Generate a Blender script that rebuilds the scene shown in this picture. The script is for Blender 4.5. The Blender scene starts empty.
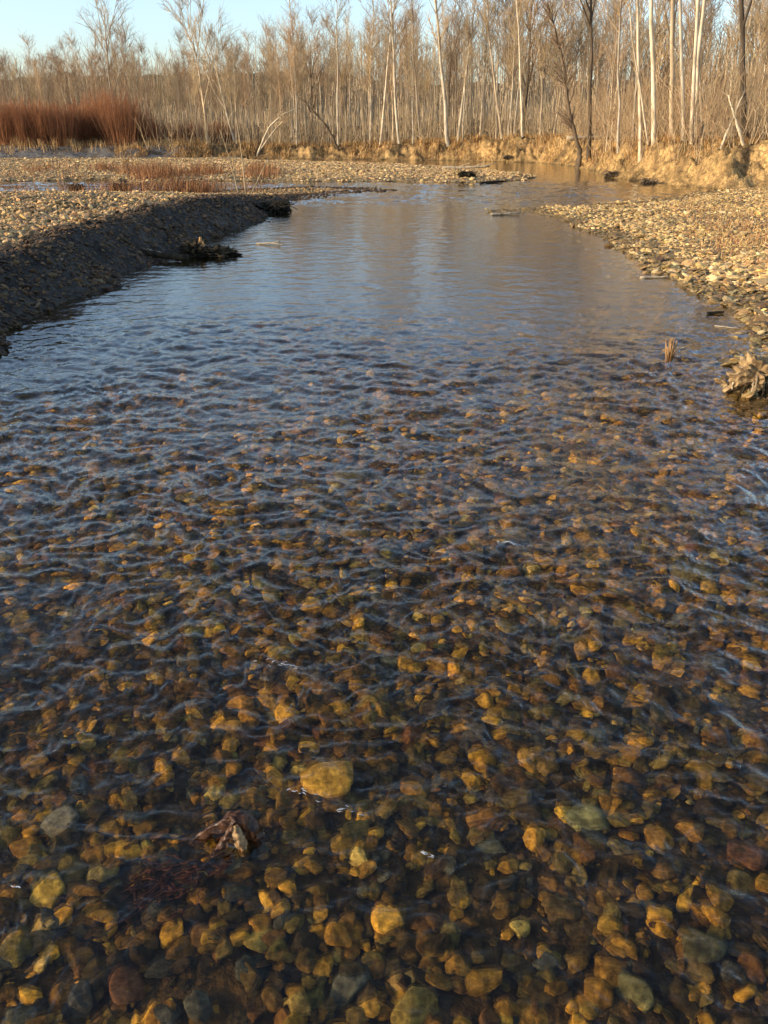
import bpy, math, random
import numpy as np
from mathutils import Vector, Matrix

random.seed(11)
RNG = np.random.default_rng(11)
sc = bpy.context.scene
COL = sc.collection
PITCH = math.radians(24.26); CAMH = 1.6; FPX = 852.0
SUN_EL = math.radians(16.0)
SUN_DIR = Vector((-0.95, -0.31, 0)).normalized() * math.cos(SUN_EL) + Vector((0, 0, math.sin(SUN_EL)))
USE_CAUSTICS = False
THRU = 0.82

# ------------------------------------------------------------------ survey helpers
def ray(px, py):
    f = np.array([0, math.cos(PITCH), -math.sin(PITCH)]); u = np.array([0, math.sin(PITCH), math.cos(PITCH)])
    return f + u * (512 - py) / FPX + np.array([1, 0, 0]) * (px - 384) / FPX
def G(px, py, z=0.0):
    d = ray(px, py); t = (z - CAMH) / d[2]
    return (d[0] * t, d[1] * t)
def at(px, py, Y):
    d = ray(px, py); t = Y / d[1]
    return (d[0] * t, Y, CAMH + d[2] * t)
def under(px, py, depth):
    """where a line of sight reaches the bed after bending at the water surface"""
    d = ray(px, py); x, y = G(px, py, 0.0); h = math.hypot(d[0], d[1])
    s = (h / np.linalg.norm(d)) / 1.33; tt = s / math.sqrt(1 - s * s)
    return (x + d[0] / h * depth * tt, y + d[1] / h * depth * tt, -depth)

# ------------------------------------------------------------------ noise
PERM = np.random.default_rng(5).permutation(4096)
GA = np.random.default_rng(6).uniform(0, 2 * np.pi, 4096); GX, GY = np.cos(GA), np.sin(GA)
def perlin(x, y, seed=0):
    x = np.asarray(x, float); y = np.asarray(y, float)
    xi = np.floor(x).astype(int); yi = np.floor(y).astype(int); xf = x - xi; yf = y - yi
    def g(a, b, fx, fy):
        k = PERM[(PERM[(a + seed * 131) & 4095] + b) & 4095]
        return GX[k] * fx + GY[k] * fy
    u = xf * xf * xf * (xf * (xf * 6 - 15) + 10); v = yf * yf * yf * (yf * (yf * 6 - 15) + 10)
    n0 = g(xi, yi, xf, yf) * (1 - u) + g(xi + 1, yi, xf - 1, yf) * u
    n1 = g(xi, yi + 1, xf, yf - 1) * (1 - u) + g(xi + 1, yi + 1, xf - 1, yf - 1) * u
    return (n0 * (1 - v) + n1 * v) * 1.5
def fbm(x, y, o=4, seed=0):
    r = 0; a = 1.0
    for i in range(o):
        r = r + a * perlin(x * 2 ** i, y * 2 ** i, seed + i); a *= .5
    return r
def sstep(a, b, x):
    t = np.clip((x - a) / (b - a), 0, 1); return t * t * (3 - 2 * t)

# ------------------------------------------------------------------ mesh helpers
def build(name, V, F, mat, parent=None, smooth=True, cols=None):
    V = np.ascontiguousarray(V, dtype=np.float32); F = np.asarray(F, dtype=np.int32)
    me = bpy.data.meshes.new(name)
    me.vertices.add(len(V)); me.vertices.foreach_set('co', V.ravel())
    k = F.shape[1]; n = len(F)
    me.loops.add(n * k); me.polygons.add(n)
    me.polygons.foreach_set('loop_start', np.arange(0, n * k, k, dtype=np.int32))
    me.loops.foreach_set('vertex_index', F.ravel())
    me.polygons.foreach_set('use_smooth', np.full(n, smooth, dtype=bool))
    if cols is not None:
        a = me.color_attributes.new('tint', 'FLOAT_COLOR', 'POINT')
        c = np.ones((len(V), 4), dtype=np.float32); c[:, :3] = cols
        a.data.foreach_set('color', c.ravel())
    me.materials.append(mat); me.update(calc_edges=True)
    o = bpy.data.objects.new(name, me); COL.objects.link(o)
    if parent: o.parent = parent
    return o
def tag(o, label, cat, group=None, kind=None):
    o['label'] = label; o['category'] = cat
    if group: o['group'] = group
    if kind: o['kind'] = kind
    return o
def thing(name, label, cat, loc=(0, 0, 0), group=None, rz=0):
    o = bpy.data.objects.new(name, None); COL.objects.link(o); o.location = loc; o.rotation_euler = (0, 0, rz)
    o.empty_display_size = .1
    return tag(o, label, cat, group)
def dup(root, loc, rz, s, label, group):
    r = root.copy(); COL.objects.link(r); r.location = loc; r.rotation_euler = (0, 0, rz); r.scale = s
    r['label'] = label; r['group'] = group
    for ch in list(root.children):
        c = ch.copy(); COL.objects.link(c); c.parent = r
    return r
def tubes(P, R, sides=3):
    """P (N,k,3) R (N,k) -> verts, quads of N tapered tubes"""
    P = np.asarray(P, float); R = np.asarray(R, float); N, k, _ = P.shape
    T = np.gradient(P, axis=1); T /= np.linalg.norm(T, axis=2, keepdims=True) + 1e-9
    ref = np.where(np.abs(T[:, :1, 2:3]) > .9, np.array([1., 0, 0]), np.array([0, 0, 1.])) + 0 * T
    A = np.cross(T, ref); A /= np.linalg.norm(A, axis=2, keepdims=True) + 1e-9; B = np.cross(T, A)
    an = np.arange(sides) / sides * 2 * np.pi
    V = P[:, :, None] + R[:, :, None, None] * (A[:, :, None] * np.cos(an)[:, None] + B[:, :, None] * np.sin(an)[:, None])
    n = np.arange(N)[:, None, None] * k * sides; i = np.arange(k - 1)[None, :, None] * sides
    j = np.arange(sides)[None, None, :]; j2 = (j + 1) % sides
    F = np.stack([n + i + j, n + i + j2, n + i + sides + j2, n + i + sides + j], -1).reshape(-1, 4)
    return V.reshape(-1, 3), F
def join(parts):
    Vs, Fs, o = [], [], 0
    for V, F in parts:
        Vs.append(V); Fs.append(np.asarray(F) + o); o += len(V)
    return np.concatenate(Vs), np.concatenate(Fs)
def gridF(n, m):
    i = np.arange((m - 1) * (n - 1)); r = i // (n - 1); c = i % (n - 1); a = r * n + c
    return np.stack([a, a + 1, a + n + 1, a + n], -1)

# ------------------------------------------------------------------ materials
def newmat(name):
    m = bpy.data.materials.new(name); m.use_nodes = True; nt = m.node_tree
    return m, nt, nt.nodes['Principled BSDF']
def N(nt, t, **kw):
    n = nt.nodes.new(t)
    for k, v in kw.items():
        if k in n.inputs: n.inputs[k].default_value = v
        else: setattr(n, k, v)
    return n
def rgb(c): return (c[0], c[1], c[2], 1)
def mul(nt, a, b):
    m = N(nt, 'ShaderNodeMix', data_type='RGBA', blend_type='MULTIPLY'); m.inputs[0].default_value = 1
    nt.links.new(a, m.inputs[6]); nt.links.new(b, m.inputs[7]); return m.outputs[2]
def ramp(nt, fac, stops):
    r = N(nt, 'ShaderNodeValToRGB'); e = r.color_ramp.elements
    while len(e) < len(stops): e.new(.5)
    for i, (p, c) in enumerate(stops): e[i].position = p; e[i].color = rgb(c)
    nt.links.new(fac, r.inputs[0]); return r.outputs[0]
def bark_mat(name, lo, hi, scale=6, stretch=.15, rough=.85):
    m, nt, b = newmat(name)
    tc = N(nt, 'ShaderNodeTexCoord'); mp = N(nt, 'ShaderNodeMapping'); mp.inputs['Scale'].default_value = (1, 1, stretch)
    no = N(nt, 'ShaderNodeTexNoise', Scale=scale, Detail=6.0)
    nt.links.new(tc.outputs['Object'], mp.inputs[0]); nt.links.new(mp.outputs[0], no.inputs['Vector'])
    oi = N(nt, 'ShaderNodeObjectInfo')
    c = ramp(nt, no.outputs[0], [(.32, lo), (.62, hi)])
    v = ramp(nt, oi.outputs['Random'], [(0, (.6, .6, .62)), (1, (1.15, 1.08, .98))])
    nt.links.new(mul(nt, c, v), b.inputs['Base Color']); b.inputs['Roughness'].default_value = rough
    b.inputs['Specular IOR Level'].default_value = .2
    bp = N(nt, 'ShaderNodeBump', Strength=.5, Distance=.02); nt.links.new(no.outputs[0], bp.inputs['Height']); nt.links.new(bp.outputs[0], b.inputs['Normal'])
    return m
def tint_mat(name, use_object=False, scale=60, rough=.8, bump=.006, amt=(.55, 1.35), spec=.3):
    """colour from each stone's own tint, broken up by grain, veins and dirt"""
    m, nt, b = newmat(name)
    tc = N(nt, 'ShaderNodeTexCoord')
    if use_object: src = N(nt, 'ShaderNodeObjectInfo').outputs['Color']
    else: src = N(nt, 'ShaderNodeAttribute', attribute_name='tint').outputs['Color']
    geo = N(nt, 'ShaderNodeNewGeometry')
    no = N(nt, 'ShaderNodeTexNoise', Scale=scale, Detail=7.0, Roughness=.65); nt.links.new(geo.outputs['Position'], no.inputs['Vector'])
    n2 = N(nt, 'ShaderNodeTexNoise', Scale=scale * .22, Detail=3.0); nt.links.new(geo.outputs['Position'], n2.inputs['Vector'])
    v = ramp(nt, no.outputs[0], [(.3, (amt[0],) * 3), (.7, (amt[1],) * 3)])
    v2 = ramp(nt, n2.outputs[0], [(.35, (.72, .70, .66)), (.65, (1.2, 1.18, 1.1))])
    nt.links.new(mul(nt, mul(nt, src, v), v2), b.inputs['Base Color'])
    b.inputs['Roughness'].default_value = rough; b.inputs['Specular IOR Level'].default_value = spec
    bp = N(nt, 'ShaderNodeBump', Strength=.7, Distance=bump); nt.links.new(no.outputs[0], bp.inputs['Height']); nt.links.new(bp.outputs[0], b.inputs['Normal'])
    return m
M_stone = tint_mat('river_stone'); M_bed = tint_mat('algae_stone', rough=.9, spec=.1, amt=(.28, 1.75))
M_hero = tint_mat('algae_cobble', use_object=True, rough=.9, spec=.1, amt=(.28, 1.75))
M_ground, nt, b = newmat('ground_soil')
at_ = N(nt, 'ShaderNodeAttribute', attribute_name='tint'); geo = N(nt, 'ShaderNodeNewGeometry')
n1 = N(nt, 'ShaderNodeTexNoise', Scale=1.3, Detail=8.0, Roughness=.7); v1 = N(nt, 'ShaderNodeTexVoronoi', Scale=9.0); n3 = N(nt, 'ShaderNodeTexNoise', Scale=22.0, Detail=5.0)
for q in (n1, v1, n3): nt.links.new(geo.outputs['Position'], q.inputs['Vector'])
c = mul(nt, at_.outputs['Color'], ramp(nt, n1.outputs[0], [(.3, (.55, .55, .55)), (.7, (1.4, 1.35, 1.3))]))
bw = N(nt, 'ShaderNodeRGBToBW'); nt.links.new(v1.outputs['Color'], bw.inputs[0])
c = mul(nt, c, ramp(nt, bw.outputs[0], [(.1, (.6, .6, .62)), (.9, (1.4, 1.36, 1.25))]))
c = mul(nt, c, ramp(nt, n3.outputs[0], [(.3, (.6, .6, .6)), (.7, (1.3, 1.3, 1.3))]))
nt.links.new(c, b.inputs['Base Color']); b.inputs['Roughness'].default_value = .95; b.inputs['Specular IOR Level'].default_value = .1
bp = N(nt, 'ShaderNodeBump', Strength=.8, Distance=.05); nt.links.new(n3.outputs[0], bp.inputs['Height'])
nt.links.new(bp.outputs[0], b.inputs['Normal'])

def simple(name, lo, hi, scale=20, rough=.8, transl=0, attr=False):
    m, nt, b = newmat(name)
    geo = N(nt, 'ShaderNodeNewGeometry'); no = N(nt, 'ShaderNodeTexNoise', Scale=scale, Detail=5.0)
    nt.links.new(geo.outputs['Position'], no.inputs['Vector'])
    c = ramp(nt, no.outputs[0], [(.33, lo), (.66, hi)])
    if attr:
        c = mul(nt, c, N(nt, 'ShaderNodeAttribute', attribute_name='tint').outputs['Color'])
    nt.links.new(c, b.inputs['Base Color']); b.inputs['Roughness'].default_value = rough; b.inputs['Specular IOR Level'].default_value = .25
    bp = N(nt, 'ShaderNodeBump', Strength=.6, Distance=.01); nt.links.new(no.outputs[0], bp.inputs['Height']); nt.links.new(bp.outputs[0], b.inputs['Normal'])
    return m
M_bark = bark_mat('grey_bark', (.28, .22, .15), (.62, .50, .34))
M_pale = bark_mat('pale_bark', (.36, .29, .19), (.74, .65, .49), scale=5, stretch=.4)
M_dark = bark_mat('dark_bark', (.06, .045, .03), (.16, .12, .08))
M_twig = bark_mat('tan_twig', (.36, .275, .165), (.60, .46, .28), scale=3)
M_twig2 = bark_mat('brown_twig', (.30, .20, .12), (.50, .35, .21), scale=3)
M_deep = bark_mat('deep_wood_twig', (.15, .11, .065), (.30, .22, .13), scale=3)
M_red = bark_mat('red_willow_stem', (.22, .10, .048), (.42, .19, .088), scale=2)
M_wood = bark_mat('weathered_wood', (.22, .17, .11), (.50, .42, .30), scale=18)
M_snag = bark_mat('wet_mossy_wood', (.010, .009, .006), (.045, .036, .020), scale=14, stretch=1)
M_fresh = bark_mat('broken_wood', (.34, .17, .06), (.66, .40, .18), scale=25, stretch=.5)
M_grass = simple('dry_grass', (.8, .8, .8), (1.2, 1.15, 1.05), 3, .9, attr=True)
M_leaf = simple('wet_dead_leaf', (.016, .007, .004), (.11, .048, .022), 45, .35)
M_leafpale = simple('pale_leaf_underside', (.15, .075, .03), (.40, .25, .11), 60, .5)
M_weed = simple('red_brown_debris', (.02, .007, .004), (.10, .030, .014), 30, .8)
M_foam_glints, _, b = newmat('foam_glints'); b.inputs['Base Color'].default_value = (.60, .63, .68, 1); b.inputs['Roughness'].default_value = .4
M_hill = simple('wooded_hill', (.020, .024, .014), (.085, .075, .042), .12, 1)

M_water = bpy.data.materials.new('river_water'); M_water.use_nodes = True; nt = M_water.node_tree; nt.nodes.clear()
out = N(nt, 'ShaderNodeOutputMaterial'); gloss = N(nt, 'ShaderNodeBsdfGlossy', Roughness=0.0); refr = N(nt, 'ShaderNodeBsdfRefraction', IOR=1.12, Roughness=0.0); thru = N(nt, 'ShaderNodeBsdfTransparent'); fre = N(nt, 'ShaderNodeLayerWeight', Blend=.5); pw = N(nt, 'ShaderNodeMath', operation='POWER'); pw.inputs[1].default_value = 5; sch = N(nt, 'ShaderNodeMath', operation='MULTIPLY_ADD'); sch.inputs[1].default_value = .98; sch.inputs[2].default_value = .02
# caustic light nets for the bed, put into the transparent colour as noise
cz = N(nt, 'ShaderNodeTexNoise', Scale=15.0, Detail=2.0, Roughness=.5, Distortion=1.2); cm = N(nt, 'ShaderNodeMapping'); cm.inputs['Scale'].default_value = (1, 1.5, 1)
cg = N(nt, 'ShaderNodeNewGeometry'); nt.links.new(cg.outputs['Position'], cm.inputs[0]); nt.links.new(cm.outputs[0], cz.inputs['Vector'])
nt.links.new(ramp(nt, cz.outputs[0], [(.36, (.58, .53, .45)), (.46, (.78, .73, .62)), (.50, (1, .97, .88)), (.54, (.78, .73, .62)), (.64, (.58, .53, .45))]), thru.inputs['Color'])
nt.links.new(fre.outputs['Facing'], pw.inputs[0]); nt.links.new(pw.outputs[0], sch.inputs[0])
gloss.inputs['Color'].default_value = (1, 1, 1, 1); refr.inputs['Color'].default_value = thru.inputs['Color'].default_value = (1, .94, .80, 1)
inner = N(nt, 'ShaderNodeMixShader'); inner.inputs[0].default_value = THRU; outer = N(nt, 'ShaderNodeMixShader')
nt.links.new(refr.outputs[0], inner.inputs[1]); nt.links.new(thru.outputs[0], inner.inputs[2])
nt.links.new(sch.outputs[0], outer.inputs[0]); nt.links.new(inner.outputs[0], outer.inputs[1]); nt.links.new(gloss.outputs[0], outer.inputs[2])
geo = N(nt, 'ShaderNodeNewGeometry'); mp = N(nt, 'ShaderNodeMapping'); mp.inputs['Scale'].default_value = (1, 1.0, 1)
nz = N(nt, 'ShaderNodeTexNoise', Scale=13.0, Detail=4.0, Roughness=.6, Distortion=.4)
nt.links.new(geo.outputs['Position'], mp.inputs[0]); nt.links.new(mp.outputs[0], nz.inputs['Vector'])
bp = N(nt, 'ShaderNodeBump', Strength=.6, Distance=.006)
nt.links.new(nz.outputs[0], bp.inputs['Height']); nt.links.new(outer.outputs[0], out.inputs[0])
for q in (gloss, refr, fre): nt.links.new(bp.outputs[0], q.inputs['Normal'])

# ------------------------------------------------------------------ the lie of the land
A = [(-3.4, -8), (-3.25, 0), (-3.2, 4), (-3.15, 5.6)] + [G(*p) for p in [(-14, 372), (10, 352), (2, 338), (28, 322), (60, 303), (92, 296), (112, 288), (126, 274), (150, 264), (168, 256), (190, 248), (215, 238), (240, 229), (262, 222), (272, 212), (290, 205), (305, 200.5), (332, 196), (366, 192.5), (398, 190.2), (372, 187.8), (310, 186.5), (270, 188.5), (205, 191), (140, 192.5), (0, 192.5)]] + [(-40, 25), (-40, -8)]
C = [G(*p) for p in [(-90, 181.5), (0, 181.5), (60, 181), (100, 180.5), (150, 182.5), (200, 181.5), (270, 181.5), (330, 182.2), (400, 181.6), (455, 183.5), (492, 183), (526, 180), (535, 177.5), (500, 173), (440, 168), (380, 164.8), (300, 163), (250, 161.5), (244, 157), (0, 152), (-100, 152)]] + [(-90, 62), (-90, 29)]
B = [(-150, 58), (-90, 55)] + [G(*p) for p in [(-150, 160), (0, 160.5), (130, 160), (250, 158.8), (330, 159.2), (400, 160), (470, 161), (540, 163), (570, 166), (592, 170), (606, 177), (628, 180), (650, 183), (690, 187), (720, 190)]] + [(13, 25.5), (20, 22), (60, 16), (80, 300), (-150, 300)]
D = [G(*p) for p in [(490, 212), (535, 213), (560, 218), (575, 226), (592, 235), (620, 248), (636, 262), (655, 274), (678, 284), (700, 295), (716, 300), (738, 314), (745, 326), (736, 334), (748, 345), (736, 362), (722, 384), (740, 396), (775, 408)]] + [(2.9, 4.6), (3.15, 2), (3.2, 0), (3.3, -8), (60, -8), (60, 20), (20, 24), (11, 28)] + [G(*p) for p in [(712, 191), (690, 194.5), (674, 198), (640, 201.5), (618, 204), (590, 206), (560, 208.3), (530, 209.3), (500, 210)]]
def sdf(poly, x, y):
    P = np.array(poly, float); x = np.asarray(x, float); y = np.asarray(y, float)
    best = np.full(x.shape, 1e9); ins = np.zeros(x.shape, bool)
    for i in range(len(P)):
        ax, ay = P[i]; bx, by = P[(i + 1) % len(P)]
        ex, ey = bx - ax, by - ay; t = np.clip(((x - ax) * ex + (y - ay) * ey) / (ex * ex + ey * ey + 1e-9), 0, 1)
        best = np.minimum(best, (x - ax - t * ex) ** 2 + (y - ay - t * ey) ** 2)
        c = ((ay > y) != (by > y)) & (x < ex * (y - ay) / (ey if abs(ey) > 1e-9 else 1e-9) + ax); ins ^= c
    return np.sqrt(best) * np.where(ins, 1, -1)
def ridge_(v): return .4 - np.abs(v)
def terrain(x, y):
    """height, and the land's zones"""
    x = np.asarray(x, float); y = np.asarray(y, float)
    wob = .10 * fbm(x * 1.3, y * 1.3, 3, 3) * sstep(2, 8, y) + .05 * fbm(x * 5, y * 5, 2, 9)
    a = sdf(A, x, y) + wob; c = sdf(C, x, y) + wob * 2; b_ = sdf(B, x, y) + wob * 2; d = sdf(D, x, y) + wob
    depth = .08 + .26 * sstep(4.6, 9, y) - .24 * sstep(19.5, 22.5, y) + .3 * sstep(27, 30, y)
    depth = depth + .025 * fbm(x * 2.2, y * 1.6, 3, 21)
    lmax = np.maximum(np.maximum(a, c), np.maximum(b_, d))
    z = -np.minimum(np.abs(depth), np.maximum(-lmax, 0) * .22 + .01) - .01
    spit = sstep(-2.0, -2.55, x)
    Ha = .055 + (.50 + .07 * sstep(10, 18, y)) * spit
    za = Ha * (.82 * sstep(-.10, .72 + .06 * spit, a) + .18 * sstep(.5, 3, a)) + .045 * fbm(x * 1.5, y * 1.5, 3, 4) * sstep(0, .5, a)
    za = za * (.06 + .94 * sstep(0, 10.5, 24.6 - y + .12 * np.minimum(x + 4, 0)))
    zc = .09 * sstep(-.1, .5, c) + .06 * sstep(1, 4, c) * sstep(48, 38, y) + .03 * fbm(x * .5, y * .5, 3, 5) + .02
    zd = .02 + .08 * sstep(0, 2.0, d) + .15 * sstep(2, 8, d) * sstep(3, 7, x) + .03 * fbm(x * 1.2, y * 1.2, 3, 6)
    right = sstep(-2, 8, x); left = sstep(-9, -16, x)
    Hb = .62 + .48 * right + .1 * left
    gul = 1 + .55 * fbm(x * .9 + y * .2, y * .7, 4, 7) * (1 - .5 * left)
    zb = Hb * sstep(-.1, 1.25 * (1 + 1.6 * left) * np.clip(gul, .35, 2), b_) + .10 * fbm(x * .3, y * .3, 3, 8) * sstep(1, 5, b_) + .12 * fbm(x * 1.1, y * 1.1, 4, 17) * sstep(0.2, 1, b_) * (1 - .85 * left)
    zb = zb + (.16 * ridge_(fbm(x * 2.4, y * 1.5, 3, 27)) + .07 * fbm(x * 5, y * 5, 3, 28)) * sstep(.1, .6, b_) * sstep(3, 1.2, b_) * (1 - .85 * left)
    zb = zb + 1.2 * sstep(8, 45, b_)
    z = np.where(a > 0, np.maximum(z, za), z); z = np.where(c > 0, np.maximum(z, zc), z)
    z = np.where(d > 0, np.maximum(z, zd), z); z = np.where(b_ > 0, np.maximum(z, zb), z)
    return z, a, b_, c, d
def hgt(x, y): return float(terrain(np.array([x]), np.array([y]))[0][0])

def ax(*segs):
    r = []
    for s, e, st in segs: r += list(np.arange(s, e, st))
    return r
xs = np.array(list(-np.geomspace(1800, 34, 30)) + ax((-32, -12, .25), (-12, 12, .07), (12, 32, .2)) + list(np.geomspace(33, 1800, 30)))
ys = np.array(list(-np.geomspace(1800, 10, 20)) + ax((-8, 1, .25), (1, 30, .07), (30, 70, .16)) + list(np.geomspace(71, 2500, 50)))
X, Y = np.meshgrid(xs, ys); Z, a, b_, c, d = terrain(X, Y)
col = np.zeros(X.shape + (3,)); col[:] = (.070, .044, .016)
def paint(mask, colour):
    m = np.clip(mask, 0, 1)[..., None]; col[:] = col * (1 - m) + np.array(colour) * m
paint((a > 0) * 1., (.20, .165, .105)); paint((a > 0) * (a < .9) * 1., (.06, .055, .050)); paint((c > 0) * 1., (.27, .205, .12)); paint((d > 0) * 1., (.24, .18, .10))  # dark strip along the left slope is bank shade painted into the ground
paint((b_ > 0) * 1., (.30, .20, .085)); paint(sstep(1.0, 2.2, b_), (.16, .10, .045))
paint(((b_ > 0) & (X < 3)) * sstep(2.2, 1.2, b_) * .7, (.17, .11, .055)); paint(((b_ > 0) & (X < -11)) * sstep(3, 2, b_), (.15, .145, .14))
gy = np.gradient(Z, axis=0) / np.gradient(Y, axis=0)
paint(((b_ > 0) & (X > -6)) * sstep(.35, .8, np.abs(gy)) * sstep(3, 2, b_), (.38, .25, .11)); paint((b_ > 0) * sstep(3, 2, b_) * sstep(.05, .5, fbm(X * 1.6, Y * 1.2, 3, 33)) * .75, (.13, .085, .045))
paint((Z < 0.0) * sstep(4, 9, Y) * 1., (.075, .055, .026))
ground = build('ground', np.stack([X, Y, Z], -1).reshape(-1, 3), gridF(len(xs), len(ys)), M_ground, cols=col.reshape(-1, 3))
tag(ground, 'stony river bed, gravel bars and earth banks as one ground', 'ground', kind='structure')

# ------------------------------------------------------------------ water
def waves(x, y):
    n = np.clip((y - 1) / 5, 0, 1)
    rif = (.75 + .25 * sstep(1.2, 3.2, y)) * (1 - .80 * sstep(5.6, 8.5, y)) + .75 * sstep(19.5, 21.5, y) * (1 - sstep(28.5, 31, y))
    rif = np.clip(rif * (1 + .8 * perlin(x * .7, y * .6, 30)), 0, 2); rif = rif + .05
    wx = x + .12 * perlin(x * 2.1, y * 2.1, 31) + .035 * perlin(x * 7, y * 7, 51); wy = y + .12 * perlin(x * 2.3, y * 2.3, 32) + .035 * perlin(x * 7.5, y * 7.5, 52)
    def ridge(v): return 1 - 2 * np.abs(v)
    z = .0035 * ridge(perlin(wx * 2.3, wy * 3.0, 33)) + .0062 * perlin(wx * 4.8, wy * 7.0, 34) + .0040 * ridge(perlin(wx * 7.5 + 2 * wy, wy * 10, 45))
    z = z + .0034 * perlin(wx * 11 + 3 * wy, wy * 16, 35) + .0024 * ridge(perlin(wx * 19 + 9 * wy, wy * 27 - 3 * wx, 36))
    z = z + (.0085 * perlin(wx * 2.9, wy * 4.4, 48) + .0022 * ridge(perlin(wx * 4.4, wy * 6.6, 49)) + .0040 * perlin(wx * 7 + wy, wy * 8.5 - 2 * wx, 61)) * sstep(2.2, 4.2, y)
    z = z + .0016 * ridge(perlin(wx * 31 - 12 * wy, wy * 40 + 9 * wx, 37)) + .0006 * perlin(wx * 80, wy * 95, 53)
    z = z * rif * 1.45
    z = z + .022 * perlin(wx * 1.3, wy * 1.1, 60) * sstep(19.8, 21.5, y) * (1 - sstep(27, 30, y))
    # long low ripples of the pool
    pool = sstep(5.5, 8.5, y) * (1 - .7 * sstep(19, 24, y))
    z = z + pool * (.0010 * np.sin(wy * 26 + 3.5 * perlin(x * .8, y * .9, 38)) * (.5 + perlin(x * .7, y * 1.1, 39)) + .0016 * perlin(x * 2.2, y * 4.6, 40) + .0011 * perlin(x * 8, y * 15, 42))
    return z
yy = [.15]
while yy[-1] < 75: yy.append(yy[-1] * 1.0048 + .0012)
yy = np.array(yy); uu = np.linspace(-.72, .72, 760)
WX = uu[None, :] * (yy[:, None] + .25); WY = np.broadcast_to(yy[:, None], WX.shape)
WZ = waves(WX, WY)
fade = sstep(0, .04, .72 - np.abs(uu))[None, :] * sstep(.15, .3, WY) * sstep(75, 60, WY)
WZ = WZ * fade
# outer flat sheet ring joined to the rippled part
nV = len(uu); V0 = np.stack([WX, WY, WZ], -1).reshape(-1, 3); F0 = gridF(nV, len(yy))
mrow = len(yy); left = np.arange(mrow) * nV; right = left + nV - 1
extra = []; EF = []; base = len(V0)
for i in range(mrow): extra.append((-150, yy[i], 0)); extra.append((150, yy[i], 0))
for i in range(mrow - 1):
    l0, l1 = base + 2 * i, base + 2 * i + 2
    EF.append((l0, left[i], left[i + 1], l1)); EF.append((right[i], l0 + 1, l1 + 1, right[i + 1]))
k0 = base + len(extra); extra += [(-150, -60, 0), (150, -60, 0)]
EF.append((k0, k0 + 1, base + 1, base))
bot = [(base, 0)]
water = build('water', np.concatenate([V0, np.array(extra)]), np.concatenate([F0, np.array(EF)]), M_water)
tag(water, 'clear shallow river water, rippled and reflecting the sky', 'water', kind='structure')
# close the small gap between the first wave row and the flat sheet behind the camera
water.cycles.is_caustics_caster = USE_CAUSTICS
ground.cycles.is_caustics_receiver = USE_CAUSTICS

# ------------------------------------------------------------------ stones
def ico(sub):
    import bmesh
    bm = bmesh.new(); bmesh.ops.create_icosphere(bm, subdivisions=sub, radius=1)
    V = np.array([v.co[:] for v in bm.verts]); F = np.array([[v.index for v in f.verts] for f in bm.faces]); bm.free()
    return V, F
def rock(V, rng, planes=10, lo=.42):
    V = V.copy(); V /= np.linalg.norm(V, axis=1, keepdims=True); r = np.ones(len(V))
    for _ in range(planes):
        n = rng.normal(size=3); n /= np.linalg.norm(n); dd = rng.uniform(lo, .88); q = V @ n
        r = np.where(q > 1e-3, np.minimum(r, dd / np.maximum(q, 1e-3)), r)
    W = V * r[:, None]
    W += V * (.05 * np.sin(V @ rng.normal(size=3) * 4 + rng.uniform(0, 6)))[:, None]
    return W
ICO = {0: ico(1), 1: ico(2), 2: ico(3), 3: ico(4)}
NVAR = 12
SHAPES = {l: [rock(ICO[l][0], np.random.default_rng(100 + v)) for v in range(NVAR)] for l in ICO}
def rotm(n, tilt):
    a = RNG.uniform(0, 2 * np.pi, n); t = RNG.normal(0, tilt, n); p = RNG.normal(0, tilt, n)
    ca, sa, ct, st, cp, sp = np.cos(a), np.sin(a), np.cos(t), np.sin(t), np.cos(p), np.sin(p); o = np.zeros(n); l = np.ones(n)
    Rz = np.stack([ca, -sa, o, sa, ca, o, o, o, l], -1).reshape(n, 3, 3)
    Rx = np.stack([l, o, o, o, ct, -st, o, st, ct], -1).reshape(n, 3, 3)
    Ry = np.stack([cp, o, sp, o, l, o, -sp, o, cp], -1).reshape(n, 3, 3)
    return Rx @ Ry @ Rz
def scatter(name, pos, size, cols, mat, lods, label, cat, tilt=.3, flat=(.35, .6), smooth=True):
    """one mass of loose stones; size (n,) is the half length"""
    n = len(pos); S = np.stack([size, size * RNG.uniform(.6, .95, n), size * RNG.uniform(flat[0], flat[1], n)], -1)
    R = rotm(n, tilt); var = RNG.integers(0, NVAR, n); parts = []; cc = []
    for l in sorted(set(lods.tolist())):
        for v in range(NVAR):
            m = (lods == l) & (var == v)
            if not m.any(): continue
            B_ = SHAPES[l][v]; P = np.einsum('nij,nvj->nvi', R[m], B_[None] * S[m][:, None]) + pos[m][:, None]
            F = ICO[l][1][None] + (np.arange(m.sum()) * len(B_))[:, None, None]
            parts.append((P.reshape(-1, 3), F.reshape(-1, 3))); cc.append(np.repeat(cols[m], len(B_), axis=0))
    V, F = join(parts)
    o = build(name, V, F, mat, smooth=smooth, cols=np.concatenate(cc)); tag(o, label, cat, kind='stuff'); return o
def pick(pal, w, n, jit=.25):
    pal = np.array(pal); i = RNG.choice(len(pal), n, p=np.array(w) / sum(w)); c = pal[i] * RNG.uniform(1 - jit, 1 + jit, (n, 1)) * RNG.uniform(.93, 1.07, (n, 3))
    return c

BEDPAL = [(.50, .27, .036), (.27, .145, .025), (.13, .074, .018), (.050, .035, .015), (.135, .100, .028), (.13, .063, .020), (.40, .28, .08), (.060, .058, .045)]
BEDW = [2.6, 5, 6.5, 7, 4, 1.8, .5, 2]
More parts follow.
